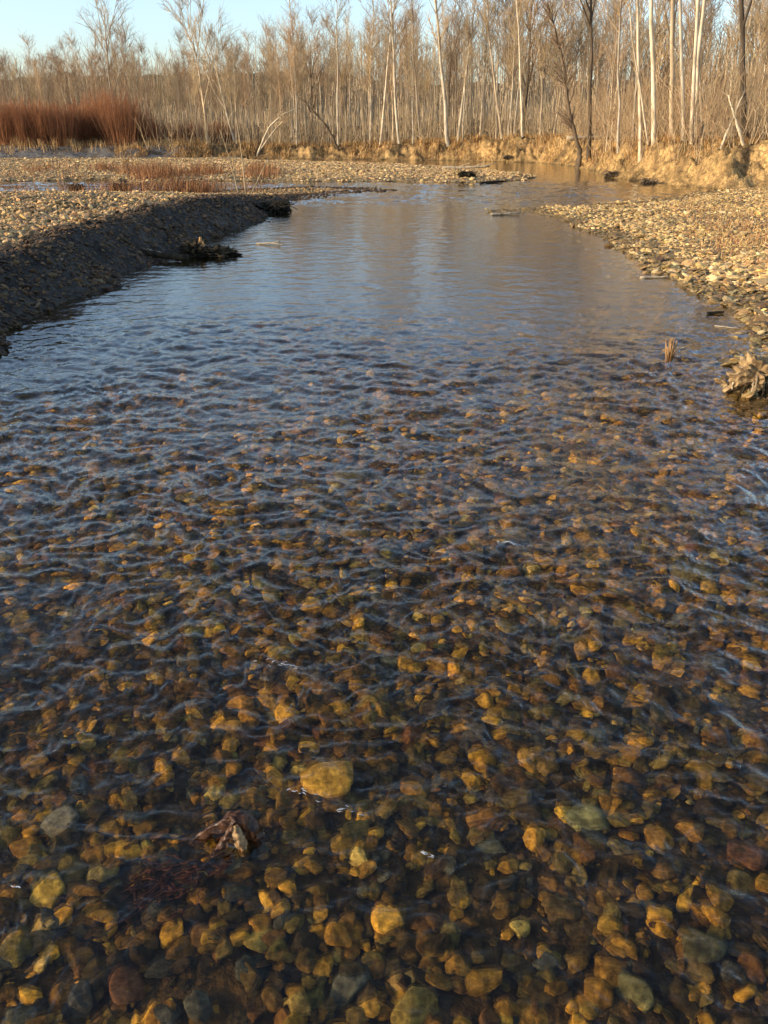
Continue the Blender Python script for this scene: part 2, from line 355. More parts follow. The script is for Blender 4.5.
# every separate cobble one can pick out on the bed near the viewer
HERO = [  # px, py, half length, colour, label
    (334, 775, .102, (.72, .42, .07), 'large golden cobble under the water, right of and above the curled dead leaf'),
    (60, 812, .075, (.27, .25, .19), 'flat pale grey cobble under the water near the left edge'),
    (98, 872, .055, (.26, .20, .07), 'olive brown round cobble below the flat pale grey one'),
    (585, 815, .080, (.25, .24, .11), 'broad pale olive cobble under the water at lower right'),
    (488, 812, .060, (.36, .19, .05), 'orange ochre cobble left of the broad pale olive cobble'),
    (50, 888, .060, (.55, .38, .08), 'bright yellow cobble glinting near the lower left corner'),
    (415, 792, .055, (.34, .21, .05), 'ochre cobble just right of the large golden cobble'),
    (705, 770, .060, (.36, .22, .04), 'orange yellow cobble under the right hand water'),
    (520, 528, .095, (.24, .17, .05), 'brown cobble that lifts the water beside the largest white ripple'),
    (745, 850, .070, (.19, .090, .045), 'dull red cobble at the right edge of the water'),
    (640, 990, .060, (.20, .19, .09), 'grey green cobble on the bed near the bottom edge'),
    (345, 985, .060, (.14, .14, .11), 'slate grey cobble on the bed at the bottom centre'),
    (260, 935, .055, (.40, .28, .07), 'narrow yellow cobble below the trailing red brown debris'),
    (130, 980, .055, (.24, .11, .05), 'large red brown cobble at the lower left of the bed'),
    (200, 1005, .055, (.13, .12, .09), 'dark grey cobble at the bottom edge left of centre'),
    (420, 1000, .070, (.34, .24, .06), 'large tan cobble at the bottom edge near the centre'),
    (280, 645, .060, (.40, .27, .06), 'yellow brown cobble behind the small white ripples'),
    (365, 632, .045, (.42, .28, .07), 'small bright ochre cobble in mid stream'),
    (388, 652, .040, (.42, .36, .20), 'small cream cobble in mid stream beside ochre ones'),
    (505, 622, .060, (.44, .29, .06), 'golden cobble in mid stream right of centre'),
    (355, 470, .120, (.16, .13, .05), 'wide olive brown cobble breaking the ripples in mid stream'),
    (350, 528, .090, (.30, .20, .06), 'tan cobble showing through ripples at mid stream'),
    (690, 570, .100, (.20, .17, .08), 'broad grey brown cobble under ripples at right'),
    (545, 760, .055, (.22, .14, .04), 'brown cobble right of the mid stream glints'),
    (660, 760, .065, (.26, .19, .06), 'tan brown cobble upstream of the orange yellow one at right'),
    (30, 940, .060, (.18, .13, .06), 'brown cobble in the lower left corner of the bed'),
    (700, 940, .070, (.17, .15, .07), 'olive cobble near the lower right corner of the bed'),
    (560, 900, .060, (.20, .13, .05), 'mid brown cobble below the broad pale olive cobble'),
]
hero_meshes = []
for v in range(NVAR):
    W = SHAPES[3][v]; W = W * (1, .82, .36)
    me = build('cobble', W, ICO[3][1], M_hero).data; hero_meshes.append(me)
for o in [o for o in COL.objects if o.name.startswith('cobble')]: bpy.data.objects.remove(o)
placed = []; heroes = []
def put_cobble(x, y, s, colour, label, group=None):
    z = hgt(x, y)
    o = bpy.data.objects.new('cobble', hero_meshes[random.randrange(NVAR)]); COL.objects.link(o)
    o.location = (x, y, z + s * .18); o.scale = (s, s, s); o.rotation_euler = (random.gauss(0, .18), random.gauss(0, .18), random.uniform(0, 6.28))
    o.color = (*colour, 1); tag(o, label, 'cobble', group); o.cycles.is_caustics_receiver = USE_CAUSTICS
    placed.append((x, y, s)); heroes.append(o)
for px, py, s, cc, lab in HERO:
    x, y, z = under(px, py, .09); put_cobble(x, y, s, tuple(q * .72 for q in cc), lab)
    if s > .1: heroes[-1].rotation_euler = (0, 0, .1); heroes[-1].data = hero_meshes[4]; heroes[-1].scale = (s * .95, s * .95, s * 1.15); heroes[-1].location.z += .01
KN = ['ochre', 'brown', 'dark brown', 'blackish', 'olive', 'rust coloured', 'pale tan', 'grey']
n = 0; tries = 0
while n < 270 and tries < 20000:
    tries += 1
    px = random.uniform(-15, 783); py = 1045 - 470 * random.random() ** 1.25
    x, y, z = under(px, py, .12); s = random.choice([.022, .026, .030, .035, .043]) * random.uniform(.9, 1.15)
    if any((x - a) ** 2 + (y - b) ** 2 < ((s + r) * .80) ** 2 for a, b, r in placed): continue
    i = random.choices(range(8), BEDW)[0]; f = random.uniform(.75, 1.3)
    size = 'small' if s < .026 else 'middling' if s < .034 else 'large'
    put_cobble(x, y, s, [q * f for q in BEDPAL[i]], f'{size} {KN[i]} cobble among many alike on the stream bed', f'{size} {KN[i]} cobbles on the stream bed')
    n += 1
# the rest of the bed: nobody could count it
def fill(n, ylo, yhi, power=1.0, wid=.56, pad=.5):
    y = (RNG.uniform(ylo ** power, yhi ** power, n)) ** (1 / power); x = RNG.uniform(-1, 1, n) * (wid * y + pad); return x, y
x, y = fill(56000, .55, 9.5, 1.7); keep = np.abs(x) < .56 * y + .4; x, y = x[keep], y[keep]
z, a, b_, c, d = terrain(x, y); lm = np.maximum(np.maximum(a, c), np.maximum(b_, d)); m = (lm < -.12)
x, y, z = x[m], y[m], z[m]; lm = lm[m]; s = (RNG.lognormal(math.log(.021), .55, len(x)) * (1 + .45 * fbm(x * 1.1, y * 1.1, 2, 91))).clip(.006, .055) * (1 + .09 * y)
hp = np.array(placed); zz = z + s * RNG.uniform(.0, .35, len(x))
s = np.minimum(s, np.maximum(-z * .55, .008)); zz = np.minimum(zz, -.5 * s - .004)
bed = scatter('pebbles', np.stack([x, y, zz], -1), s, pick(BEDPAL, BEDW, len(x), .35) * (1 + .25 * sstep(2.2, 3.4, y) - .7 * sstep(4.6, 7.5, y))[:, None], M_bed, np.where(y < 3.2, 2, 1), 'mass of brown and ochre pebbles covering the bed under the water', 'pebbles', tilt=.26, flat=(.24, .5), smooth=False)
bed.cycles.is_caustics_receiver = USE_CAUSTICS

GR = [(.44, .32, .19), (.36, .26, .155), (.28, .215, .15), (.52, .39, .23), (.22, .18, .14), (.60, .50, .36)]; GW = [5, 5, 4, 3, 3, 1]
# left bank
x, y = fill(190000, 4.5, 27, 1.2, .58, 1); z, a, b_, c, d = terrain(x, y)
m = (a > -.25) & (x < 1.5) & (z < 1); x, y, z, a = x[m], y[m], z[m], a[m]
s = (RNG.lognormal(math.log(.028), .45, len(x)) * (1 + .6 * fbm(x * .7, y * .7, 2, 92))).clip(.009, .10); cc = pick(GR, GW, len(x), .3) * np.array([1.28, 1.08, .78])
cc[(a < .95)] *= np.array([.24, .23, .26]); cc[(z < .05)] *= .7  # slope stones darkened: the bank's shade is put into their colour
print('left', len(x))
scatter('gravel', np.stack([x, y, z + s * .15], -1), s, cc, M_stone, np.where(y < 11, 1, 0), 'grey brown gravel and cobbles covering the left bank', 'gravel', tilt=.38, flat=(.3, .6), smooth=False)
# right bar
x, y = fill(210000, 4.3, 31, 1.35, .58, 1); z, a, b_, c, d = terrain(x, y)
m = (d > -.12 - .35 * (RNG.random(len(x)) < .12)) & (b_ < .1) & (x > 0); x, y, z, d = x[m], y[m], z[m], d[m]
s = (RNG.lognormal(math.log(.033), .42, len(x)) * (1 + .55 * fbm(x * .6, y * .6, 2, 93))).clip(.010, .12); cc = pick([(.64, .42, .17), (.53, .345, .14), (.40, .255, .11), (.74, .54, .27), (.27, .175, .09)], [5, 5, 3, 3, 2], len(x), .3); cc[(z < .03)] *= .5
print('right', len(x))
scatter('gravel', np.stack([x, y, z + s * .12], -1), s, cc, M_stone, np.where(y < 14, 1, 0), 'sunlit yellow tan shingle of flat stones covering the right bar', 'gravel', tilt=.33, flat=(.18, .36), smooth=False)
# middle bar
x, y = fill(90000, 28, 50, 1.0, .52, 2); z, a, b_, c, d = terrain(x, y)
m = (c > -.1) & (b_ < 0); x, y, z = x[m], y[m], z[m]
s = RNG.lognormal(math.log(.05), .4, len(x)).clip(.02, .15)
print('mid', len(x))
scatter('gravel', np.stack([x, y, z + s * .1], -1), s, pick(GR, GW, len(x), .3) * np.array([1.35, 1.2, .9]), M_stone, np.zeros(len(x), int), 'tan gravel of the low bar beyond the bend', 'gravel', tilt=.3, flat=(.2, .45), smooth=False)

# ------------------------------------------------------------------ trees
def kids(P, n, t0, t1, spread, lmin, lmax, up, k, rng, wob=.06):
    M_, kk, _ = P.shape; i = rng.integers(0, M_, n); t = rng.uniform(t0, t1, n) * (kk - 1); f = np.clip(np.floor(t).astype(int), 0, kk - 2); fr = (t - f)[:, None]
    p0 = P[i, f] * (1 - fr) + P[i, f + 1] * fr; T = P[i, f + 1] - P[i, f]; T /= np.linalg.norm(T, axis=1, keepdims=True) + 1e-9
    r = rng.normal(size=(n, 3)); r -= (r * T).sum(1, keepdims=True) * T; r /= np.linalg.norm(r, axis=1, keepdims=True) + 1e-9
    D_ = T * np.cos(spread) + r * np.sin(spread); L = rng.uniform(lmin, lmax, n) * (1.15 - .6 * t / (kk - 1)); st = (L / (k - 1))[:, None]
    out = [p0]; dcur = D_
    for _ in range(k - 1):
        dcur = dcur + np.array([0, 0, up]) + rng.normal(0, wob, (n, 3)) ; dcur /= np.linalg.norm(dcur, axis=1, keepdims=True); out.append(out[-1] + dcur * st)
    return np.stack(out, 1), t / (kk - 1)
def trunk_path(h, rng, lean=.03, wob=.012, k=12, end=None):
    z = np.linspace(0, 1, k)[:, None]; w = np.cumsum(rng.normal(0, wob, (k, 2)), 0) * h * .5; w -= w[0]
    top = np.array(end if end is not None else rng.normal(0, lean, 2) * h)
    xy = z * top + w * (.3 + z); return np.concatenate([xy, z * h], 1)[None]
def make_tree(name, seed, h, r, kind, label, cat, bark, twig, group=None, end=None, dens=1.0, path=None):
    rng = np.random.default_rng(seed); root = thing(name, label, cat, group=group)
    if path is not None: T = np.array(path)[None]; h = float(np.ptp(T[0, :, 2])) or h
    else: T = trunk_path(h, rng, end=end)
    k = T.shape[1]; t = np.linspace(0, 1, k); RT = (r * (1 - .90 * t ** .9) + .18 * r * np.exp(-t * 30))[None]
    trunks = [tubes(T, RT, 7)]; P = T
    if kind == 'spread':   # forked, ascending limbs
        Lm, tt = kids(T, 7, .22, .75, .45, h * .35, h * .55, .10, 9, rng, .07)
        RL = np.linspace(.5, .08, 9)[None] * r * (1.05 - .5 * tt)[:, None]; trunks.append(tubes(Lm, RL, 5))
        b1, _ = kids(np.concatenate([Lm, Lm]), int(46 * dens), .15, .95, .60, h * .10, h * .22, .07, 5, rng)
        b2, _ = kids(b1, int(330 * dens), .1, 1, .6, h * .05, h * .12, .05, 4, rng); b3, _ = kids(b2, int(1100 * dens), .1, 1, .65, h * .025, h * .065, .03, 3, rng, .12); b3 = b3[::3]
    elif kind == 'slim':   # tall stem, narrow high crown
        b1, _ = kids(T, int(44 * dens), .38, .99, .75, h * .10, h * .22, .13, 6, rng)
        b2, _ = kids(b1, int(260 * dens), .1, 1, .6, h * .04, h * .10, .06, 4, rng); b3, _ = kids(b2, int(420 * dens), .1, 1, .65, h * .02, h * .055, .03, 3, rng, .12)
    else:                  # feathery
        b1, _ = kids(T, int(90 * dens), .12, .99, .62, h * .10, h * .26, .12, 6, rng)
        b2, _ = kids(b1, int(260 * dens), .1, 1, .55, h * .05, h * .12, .07, 4, rng); b3, _ = kids(b2, int(340 * dens), .1, 1, .6, h * .03, h * .07, .04, 3, rng, .12)
    o = build('trunk', *join(trunks), bark, root)
    def rr(Q, a, b): return np.linspace(a, b, Q.shape[1])[None] * np.ones((len(Q), 1))
    V, F = join([tubes(b1, rr(b1, r * .24, r * .07), 4), tubes(b2, rr(b2, .008 + r * .03, .005), 3), tubes(b3, rr(b3, .0055, .0035), 3)])
    build('crown', V, F, twig, root); return root
BX = np.array([-200, 0, 130, 250, 330, 400, 470, 540, 570, 592, 628, 650, 690, 760, 900]); BR = np.array([160, 160.5, 160, 158.8, 159.2, 160, 161, 163, 166, 170, 180, 183, 187, 190, 194.])
def bankY(px): return G(px, float(np.interp(px, BX, BR)))[1]
# singled-out trees: base px, px at a higher row, that row, distance behind the bank edge, height, radius
HT = [
    (448, 428 + 12, 60, 1.2, 11.5, .15, 'slim', 'M_pale', 'tall pale trunk in mid view with a slight double bend, standing at the bank edge'),
    (458, 468, 55, 1.5, 10.5, .10, 'slim', 'M_pale', 'thin pale tree leaning right from the foot of the bent pale trunk'),
    (380, 391, 60, 1.6, 9.8, .09, 'slim', 'M_pale', 'thin pale tree leaning right, crossing its neighbour in the middle of the wood'),
    (399, 393, 70, 1.6, 10.0, .10, 'slim', 'M_pale', 'thin pale tree leaning left into the one it crosses'),
    (370, 370, 60, 2.4, 9.5, .07, 'slim', 'M_pale', 'straight thin pale tree just left of the crossing pair'),
    (421, 412, 60, 2.2, 10, .08, 'slim', 'M_bark', 'grey tree leaning left between the crossing pair and the bent pale trunk'),
    (655, 647, 0, 2.6, 14, .115, 'slim', 'M_pale', 'brightest white trunk, thick and nearly straight, above the right bank'),
    (642, 636, 10, 2.4, 13, .085, 'slim', 'M_pale', 'slimmer white trunk close to the left of the brightest one'),
    (648, 632, 60, 2.9, 9, .05, 'slim', 'M_pale', 'very thin pale trunk leaning left between two white trunks'),
    (683, 680, 20, 2.2, 13.5, .085, 'slim', 'M_pale', 'white trunk standing alone between the two white clusters at right'),
    (691, 697, 0, 2.5, 14, .085, 'slim', 'M_pale', 'left trunk of the cluster of three white trunks at right'),
    (694, 701, 0, 3.2, 14, .085, 'slim', 'M_pale', 'middle trunk of the cluster of three white trunks at right'),
    (703, 699, 40, 3.5, 12, .06, 'slim', 'M_pale', 'thin right trunk of the cluster of three white trunks, leaning left'),
    (590, 591, 60, 1.5, 11.5, .13, 'spread', 'M_dark', 'dark straight trunk right of the leaning tree at the water edge'),
    (672, 668, 20, 3.5, 13, .12, 'spread', 'M_bark', 'brown forked tree between the white trunks at right'),
    (620, 619, 40, 2.6, 11, .07, 'slim', 'M_pale', 'pale thin trunk left of the brightest white trunk'),
    (502, 488, 40, 2.0, 10.5, .09, 'slim', 'M_bark', 'grey trunk leaning left at the right of the mid view'),
    (522, 516, 30, 2.0, 11, .08, 'slim', 'M_pale', 'pale slim tree near the driftwood end of the bar'),
    (338, 337, 40, 2.0, 9.5, .08, 'slim', 'M_pale', 'pale slim tree behind the dark fallen pole'),
    (297, 296, 60, 2.0, 8.5, .07, 'slim', 'M_pale', 'pale slim tree beside the arching bare sapling'),
    (208, 196, 50, 3.0, 8.2, .09, 'spread', 'M_bark', 'forked pale tree leaning left at the right end of the red willows'),
    (236, 212, 55, 3.0, 8.4, .08, 'spread', 'M_pale', 'pale tree leaning strongly left above the orange brush'),
    (118, 112, 60, 8.0, 8.6, .11, 'spread', 'M_bark', 'broad forked tree rising behind the red willows'),
    (745, 740, 30, 3.0, 12, .12, 'spread', 'M_dark', 'dark forked tree above the right end of the bank'),
]
GM = globals(); n = 0
for px, px2, row2, off, h, r, kind, bark, lab in HT:
    Yt = bankY(px) + off; bx = (px - 384) / FPX * (Yt * math.cos(PITCH) + (CAMH - 1) * math.sin(PITCH)); p = at(px2, row2, Yt); z0 = hgt(bx, Yt)
    lean = (p[0] - bx) / (p[2] - z0) * h
    t = make_tree('pale_tree' if bark == 'M_pale' else 'bare_tree', 500 + n, h, r * .8, kind, lab, 'tree', GM[bark], M_twig, end=(lean * .9, 0), dens=.8)
    t.location = (bx, Yt, z0 - .05); n += 1
protos = []
for s, (kind, bark, twig, r, nm) in enumerate([('slim', M_bark, M_twig, .075, 'slender'), ('slim', M_bark, M_twig2, .06, 'slender'), ('slim', M_pale, M_twig, .06, 'pale'), ('spread', M_bark, M_twig, .10, 'forked'), ('spread', M_bark, M_twig2, .11, 'forked'), ('spread', M_dark, M_twig2, .12, 'forked'), ('feather', M_bark, M_twig, .055, 'feathery'), ('feather', M_bark, M_twig2, .055, 'feathery'), ('feather', M_bark, M_twig2, .045, 'feathery'), ('slim', M_pale, M_twig2, .05, 'pale')]):
    protos.append((make_tree('bare_tree', 40 + s, 10, r, kind, 'x', 'tree', bark, twig), nm))
DESC = {'slender': 'slender grey brown bare tree in the dense riverside wood', 'pale': 'thin pale barked bare tree in the dense riverside wood', 'forked': 'forked bare tree with ascending limbs in the riverside wood', 'feathery': 'young bare tree with feathery twigs from low down in the riverside wood'}
GRP = {'slender': 'slender bare trees of the riverside wood', 'pale': 'thin pale trees of the riverside wood', 'forked': 'forked bare trees of the riverside wood', 'feathery': 'feathery young trees of the riverside wood'}
TOPX = [-60, 0, 60, 130, 180, 240, 300, 360, 430, 520, 600, 700, 830]; TOPR = [44, 40, 46, 30, 36, 34, 14, 12, -8, -40, -60, -90, -100]
spots = []; tr = 0
while len(spots) < 272 and tr < 9000:
    tr += 1; px = random.uniform(-70, 840) if random.random() < .68 else random.uniform(-60, 300); off = random.uniform(1.2, 26) if random.random() < .8 else random.uniform(1.2, 6)
    if px < 190: off += 5
    Yt = bankY(px) + off; bx = at(px, 140, Yt)[0]
    if any((bx - a) ** 2 + (Yt - b) ** 2 < .55 for a, b in spots): continue
    spots.append((bx, Yt)); toprow = np.interp(px, TOPX, TOPR) + random.uniform(-6, 26) + random.choice([0, 0, 18, 45])
    z0 = hgt(bx, Yt); h = max(4.5, at(px, toprow, Yt)[2] - z0); h = min(h, 16)
    i = random.choices(range(10), [5, 4, 7, 2.5, 2.5, 1, 1.5, 1.5, 1, 6] if px > 300 else [7, 6, 5, 1.5, 1, 0, 2, 2, 1.5, 5])[0]; pr, nm = protos[i]; k = h / 10
    dup(pr, (bx, Yt, z0 - .05), random.uniform(0, 6.28), (k * random.uniform(.8, 1.15),) * 2 + (k,), DESC[nm], GRP[nm])
for pr, nm in protos:
    for ch in list(pr.children): bpy.data.objects.remove(ch)
    bpy.data.objects.remove(pr)
# far woods: one mass of trunks and twigs
rng = np.random.default_rng(3); nF = 2300
px = rng.uniform(-130, 900, nF); off = rng.uniform(22, 75, nF); by = np.array([bankY(p) for p in px]) + off; bx = (px - 384) / FPX * by * .93; bz = terrain(bx, by)[0]
top = np.interp(px, TOPX, TOPR).clip(8, 200) + rng.uniform(12, 62, nF); hh = np.array([at(p, t_, y_)[2] for p, t_, y_ in zip(px, top, by)]) - bz; hh = hh.clip(3, 14)
T = np.linspace(0, 1, 6)[None, :, None]; end = np.stack([rng.normal(0, .05, nF) * hh, rng.normal(0, .05, nF) * hh, hh], -1)[:, None]
P = np.stack([bx, by, bz], -1)[:, None] + T * end + np.concatenate([np.cumsum(rng.normal(0, .06, (nF, 6, 2)), 1), np.zeros((nF, 6, 1))], 2)
b1, _ = kids(P, nF * 7, .25, 1, .6, .7, 1.9, .10, 4, rng); b2, _ = kids(b1, nF * 9, .1, 1, .6, .3, .9, .05, 3, rng)
wt = (P, np.linspace(1, .2, 6)[None] * rng.uniform(.035, .08, (nF, 1)))
V, F = join([tubes(b1, np.linspace(.02, .008, 4)[None] * np.ones((len(b1), 1)), 3), tubes(b2, np.linspace(.010, .006, 3)[None] * np.ones((len(b2), 1)), 3)])
woods = tag(build('woods', V, F, M_deep), 'deep bare wood receding behind the riverside trees', 'woods', kind='stuff')
woodt = build('trunks', *tubes(*wt, 4), M_bark, woods); woodt['kind'] = 'stuff'
# undergrowth
def thicket(name, n, pxr, offr, hr, r, mat, label, cat, nb=3, seed=0, lean=.22):
    rng = np.random.default_rng(seed); px = rng.uniform(*pxr, n); off = rng.uniform(*offr, n) ; by = np.array([bankY(p) for p in px]) + off; bx = (px - 384) / FPX * by * .93
    keep = fbm(bx * .5, by * .5, 2, seed) > -.35; bx, by = bx[keep], by[keep]; n = len(bx); bz = terrain(bx, by)[0]; hh = rng.uniform(*hr, n) * (1 + .4 * fbm(bx * .35, by * .35, 2, seed + 1))
    T = np.linspace(0, 1, 4)[None, :, None]; e = np.stack([rng.normal(0, lean, n) * hh, rng.normal(0, lean, n) * hh, hh], -1)[:, None]
    P = np.stack([bx, by, bz], -1)[:, None] + T * e; P[:, 1:, :2] += rng.normal(0, .05, (n, 3, 2)); P[:, 2:, :2] += rng.normal(0, .12, (n, 2, 2))
    b1, _ = kids(P, n * nb, .3, 1, .5, hr[0] * .2, hr[1] * .35, .08, 3, rng)
    V, F = join([tubes(P, np.linspace(1, .35, 4)[None] * rng.uniform(.6, 1.3, (n, 1)) * r, 3), tubes(b1, np.linspace(.55, .3, 3)[None] * r * np.ones((len(b1), 1)), 3)])
    return tag(build(name, V, F, mat), label, cat, kind='stuff')
thicket('undergrowth', 2700, (150, 860), (.9, 14), (.5, 2.6), .013, M_twig, 'tan tangle of brush and saplings filling the foot of the wood', 'undergrowth', 4, 51)
thicket('undergrowth', 1000, (560, 860), (1.2, 12), (.8, 3.0), .012, M_twig2, 'red brown brush behind the right hand bank', 'undergrowth', 4, 52)
# red willows: each clump its own shrub
rng = np.random.default_rng(8)
def willow(seed):
    rng = np.random.default_rng(seed); root = thing('willow_shrub', 'x', 'shrub'); n = 85
    hh = rng.uniform(1.8, 3.7, n); a = rng.uniform(0, 6.28, n); rad = rng.uniform(0, 1.15, n); b0 = np.stack([np.cos(a) * rad, np.sin(a) * rad, 0 * a], -1)
    T = np.linspace(0, 1, 5)[None, :, None]; e = np.stack([np.cos(a) * rad * .6 + rng.normal(0, .2, n), np.sin(a) * rad * .6 + rng.normal(0, .2, n), hh], -1)[:, None]
    P = b0[:, None] + T * e; b1, _ = kids(P, 650, .25, 1, .35, .4, 1.1, .15, 3, rng)
    build('stem', *tubes(P, np.linspace(.014, .006, 5)[None] * np.ones((n, 1)), 3), M_red, root)['kind'] = 'stuff'
    build('twigs', *tubes(b1, np.linspace(.008, .005, 3)[None] * np.ones((len(b1), 1)), 3), M_red, root)['kind'] = 'stuff'
    return root
wp = [willow(700 + i) for i in range(4)]
for i in range(64):
    px = -50 + 246 * ((i + random.random()) / 64) if i < 54 else random.uniform(165, 240); off = random.uniform(2.6, 6.5); s = random.uniform(.54, .68) * (1 if i < 54 else .6)
    if i < 54 and 100 < px < 135: s *= 1.2
    if i < 54 and px > 138: s *= .8
    Yt = bankY(px) + off; bx = at(px, 145, Yt)[0]
    dup(wp[i % 4], (bx, Yt, hgt(bx, Yt)), random.uniform(0, 6.28), (s, s, s), 'rust red leafless willow shrub in the thicket at the far left bank' if i < 54 else 'low rust red willow shrub between the thicket and the pale trees', 'red willows of the left thicket' if i < 54 else 'low red willows beside the thicket')
for w in wp:
    for ch in list(w.children): bpy.data.objects.remove(ch)
    bpy.data.objects.remove(w)
# dry grass
def grass(name, x, y, hr, w, cols, label, cat='grass', lean=.35, seed=0):
    rng = np.random.default_rng(seed); n = len(x); z = terrain(x, y)[0]; m = z > .03; x, y, z = x[m], y[m], z[m]; n = len(x)
    h = rng.uniform(*hr, n) * (1 + .5 * fbm(x * .8, y * .8, 2, seed)); a = rng.uniform(0, 6.28, n); L = rng.normal(0, lean, n) * h
    c, s = np.cos(a), np.sin(a); ww = w * rng.uniform(.6, 1.4, n); b0 = np.stack([x, y, z - .02], -1); sd = np.stack([-s, c, 0 * a], -1) * ww[:, None]
    mid = b0 + np.stack([c * L * .4, s * L * .4, h * .6], -1); tip = b0 + np.stack([c * L, s * L, h * .95], -1)
    V = np.stack([b0 - sd, b0 + sd, mid + sd * .7, mid - sd * .7, tip + sd * .15, tip - sd * .15], 1).reshape(-1, 3)
    k = np.arange(n)[:, None] * 6; F = np.stack([k + [0, 1, 2, 3], k + [3, 2, 4, 5]], 1).reshape(-1, 4)
    pal = np.array(cols); cc = np.repeat(pal[rng.integers(0, len(pal), n)] * rng.uniform(.7, 1.3, (n, 1)), 6, axis=0)
    return tag(build(name, V, F, M_grass, cols=cc, smooth=False), label, cat, kind='stuff')
def tufts(x, y, per, rad, rng):
    return np.repeat(x, per) + rng.normal(0, rad, len(x) * per), np.repeat(y, per) + rng.normal(0, rad, len(x) * per)
rng = np.random.default_rng(77)
px = rng.uniform(120, 860, 2300); off = rng.uniform(.15, 4.4, 2300) ** 1.0; gyv = np.array([bankY(p) for p in px]) + off; gx = (px - 384) / FPX * gyv * .93
m = ~((px > 600) & (off < 1.5)) & ~((px > 20) & (px < 100) & False); m &= fbm(gx * .6, gyv * .6, 3, 89) > -.05; x, y = tufts(gx[m], gyv[m], 30, .16, rng)
grass('grass', x, y, (.06, .30), .010, [(.46, .27, .10), (.36, .19, .07), (.55, .38, .17), (.25, .14, .06)], 'dry orange tan grass along the top of the far bank', seed=61, lean=.6)
px = np.concatenate([rng.uniform(15, 275, 800), rng.uniform(100, 270, 1200)]); row = rng.uniform(168, 188.5, 2000); g = np.array([G(a_, b__, .2) for a_, b__ in zip(px, row)]); g = g[fbm(g[:, 0] * .45, g[:, 1] * .3, 3, 88) > .06]
x, y = tufts(g[:, 0], g[:, 1], 16, .22, rng); zc = terrain(x, y)[0]
grass('grass', x, y, (.08, .46), .006, [(.34, .16, .065), (.25, .10, .045), (.44, .26, .12), (.18, .08, .04)], 'rusty dry grass and weeds on the flat behind the left bank', seed=62, lean=.8)
px = rng.uniform(668, 840, 230); row = rng.uniform(188, 250, 230) ; m = row < 200 + (px - 668) * .55; g = np.array([G(a_, b__, .35) for a_, b__ in zip(px[m], row[m])])
x, y = tufts(g[:, 0], g[:, 1], 20, .22, rng)
grass('grass', x, y, (.03, .13), .005, [(.42, .22, .10), (.30, .14, .06), (.50, .34, .15)], 'low reddish grass at the back of the right bar', seed=63, lean=.6)
px = rng.uniform(-60, 200, 130); gyv = np.array([bankY(p) for p in px]) + rng.uniform(1.5, 3.2, 130); gx = (px - 384) / FPX * gyv * .93; x, y = tufts(gx, gyv, 20, .2, rng)
grass('grass', x, y, (.2, .55), .010, [(.50, .34, .16), (.40, .24, .10)], 'pale dry grass at the foot of the red willows', seed=64)

# ------------------------------------------------------------------ single things
def limb(pts, r0, r1, sides=8, k=14, wob=.0, seed=0):
    rng = np.random.default_rng(seed); P = np.array(pts, float); t = np.linspace(0, len(P) - 1, k)
    Q = np.stack([np.interp(t, np.arange(len(P)), P[:, i]) for i in range(3)], -1); Q[1:-1] = (Q[:-2] + 2 * Q[1:-1] + Q[2:]) / 4
    Q += rng.normal(0, wob, Q.shape); R = np.linspace(r0, r1, k) * rng.uniform(.85, 1.15, k)
    V, F = tubes(Q[None], R[None], sides); c0 = len(V); V = np.concatenate([V, Q[:1], Q[-1:]])
    caps = [(c0, (j + 1) % sides, j, c0) for j in range(sides)]; e = (k - 1) * sides; caps2 = [(c0 + 1, e + j, e + (j + 1) % sides, c0 + 1) for j in range(sides)]
    return V, np.concatenate([F, np.array([(a, b, c, d) for a, b, c, d in caps + caps2])])
def limbs(name, L, mat, parent=None):
    V, F = join(L); 
    import bmesh
    me = bpy.data.meshes.new(name); me.from_pydata(V.tolist(), [], [tuple(dict.fromkeys(f)) for f in F.tolist()]); me.materials.append(mat)
    for p in me.polygons: p.use_smooth = True
    o = bpy.data.objects.new(name, me); COL.objects.link(o)
    if parent: o.parent = parent
    return o
def clod(name, r, seed, mat, parent, loc, sub=2, amp=.35, freq=3.0):
    rng = np.random.default_rng(seed); V, F = ICO[sub if sub > 2 else 3]; V = V.copy()
    a = fbm(V[:, 0] * freq + 5, V[:, 1] * freq + V[:, 2] * 2.3, 4, seed) + .6 * fbm(V[:, 2] * freq * 2, V[:, 0] * freq * 2 - V[:, 1] * 3, 3, seed + 2)
    W = V * (1 + amp * a)[:, None] * np.array(r); return build(name, W + np.array(loc), F, mat, parent, smooth=False)
def rel(root, p): return tuple(np.array(p) - np.array(root.location))

# root wad and log at the left shore
x0, y0 = G(208, 256); root = thing('driftwood_root', 'dark mossy root wad with one torn orange stub, at the foot of the left bank', 'driftwood', (x0, y0, 0))
clod('root_mass', (.34, .20, .13), 4, M_snag, root, (.05, 0, .04), amp=.5)
clod('root_mass', (.16, .13, .15), 9, M_snag, root, (-.22, -.05, .10), amp=.6)
rng = np.random.default_rng(21); L = []
for i in range(34):
    a = rng.uniform(0, 6.28); s = np.array([np.cos(a) * .25, np.sin(a) * .13, rng.uniform(-.03, .12)]); e = s * rng.uniform(1.3, 1.9) + np.array([0, 0, rng.uniform(-.05, .12)])
    L.append(limb([s * .5, s, (s + e) / 2 + rng.normal(0, .03, 3), e], .022, .006, 5, 8, .004, i))
limbs('roots', L, M_snag, root)
limbs('broken_stub', [limb([(-.12, -.02, .08), (-.10, -.02, .24), (-.09, -.03, .35)], .060, .018, 7, 8, .006, 2), limb([(-.06, -.02, .1), (-.05, -.04, .28)], .040, .010, 6, 6, .004, 3)], M_fresh, root)
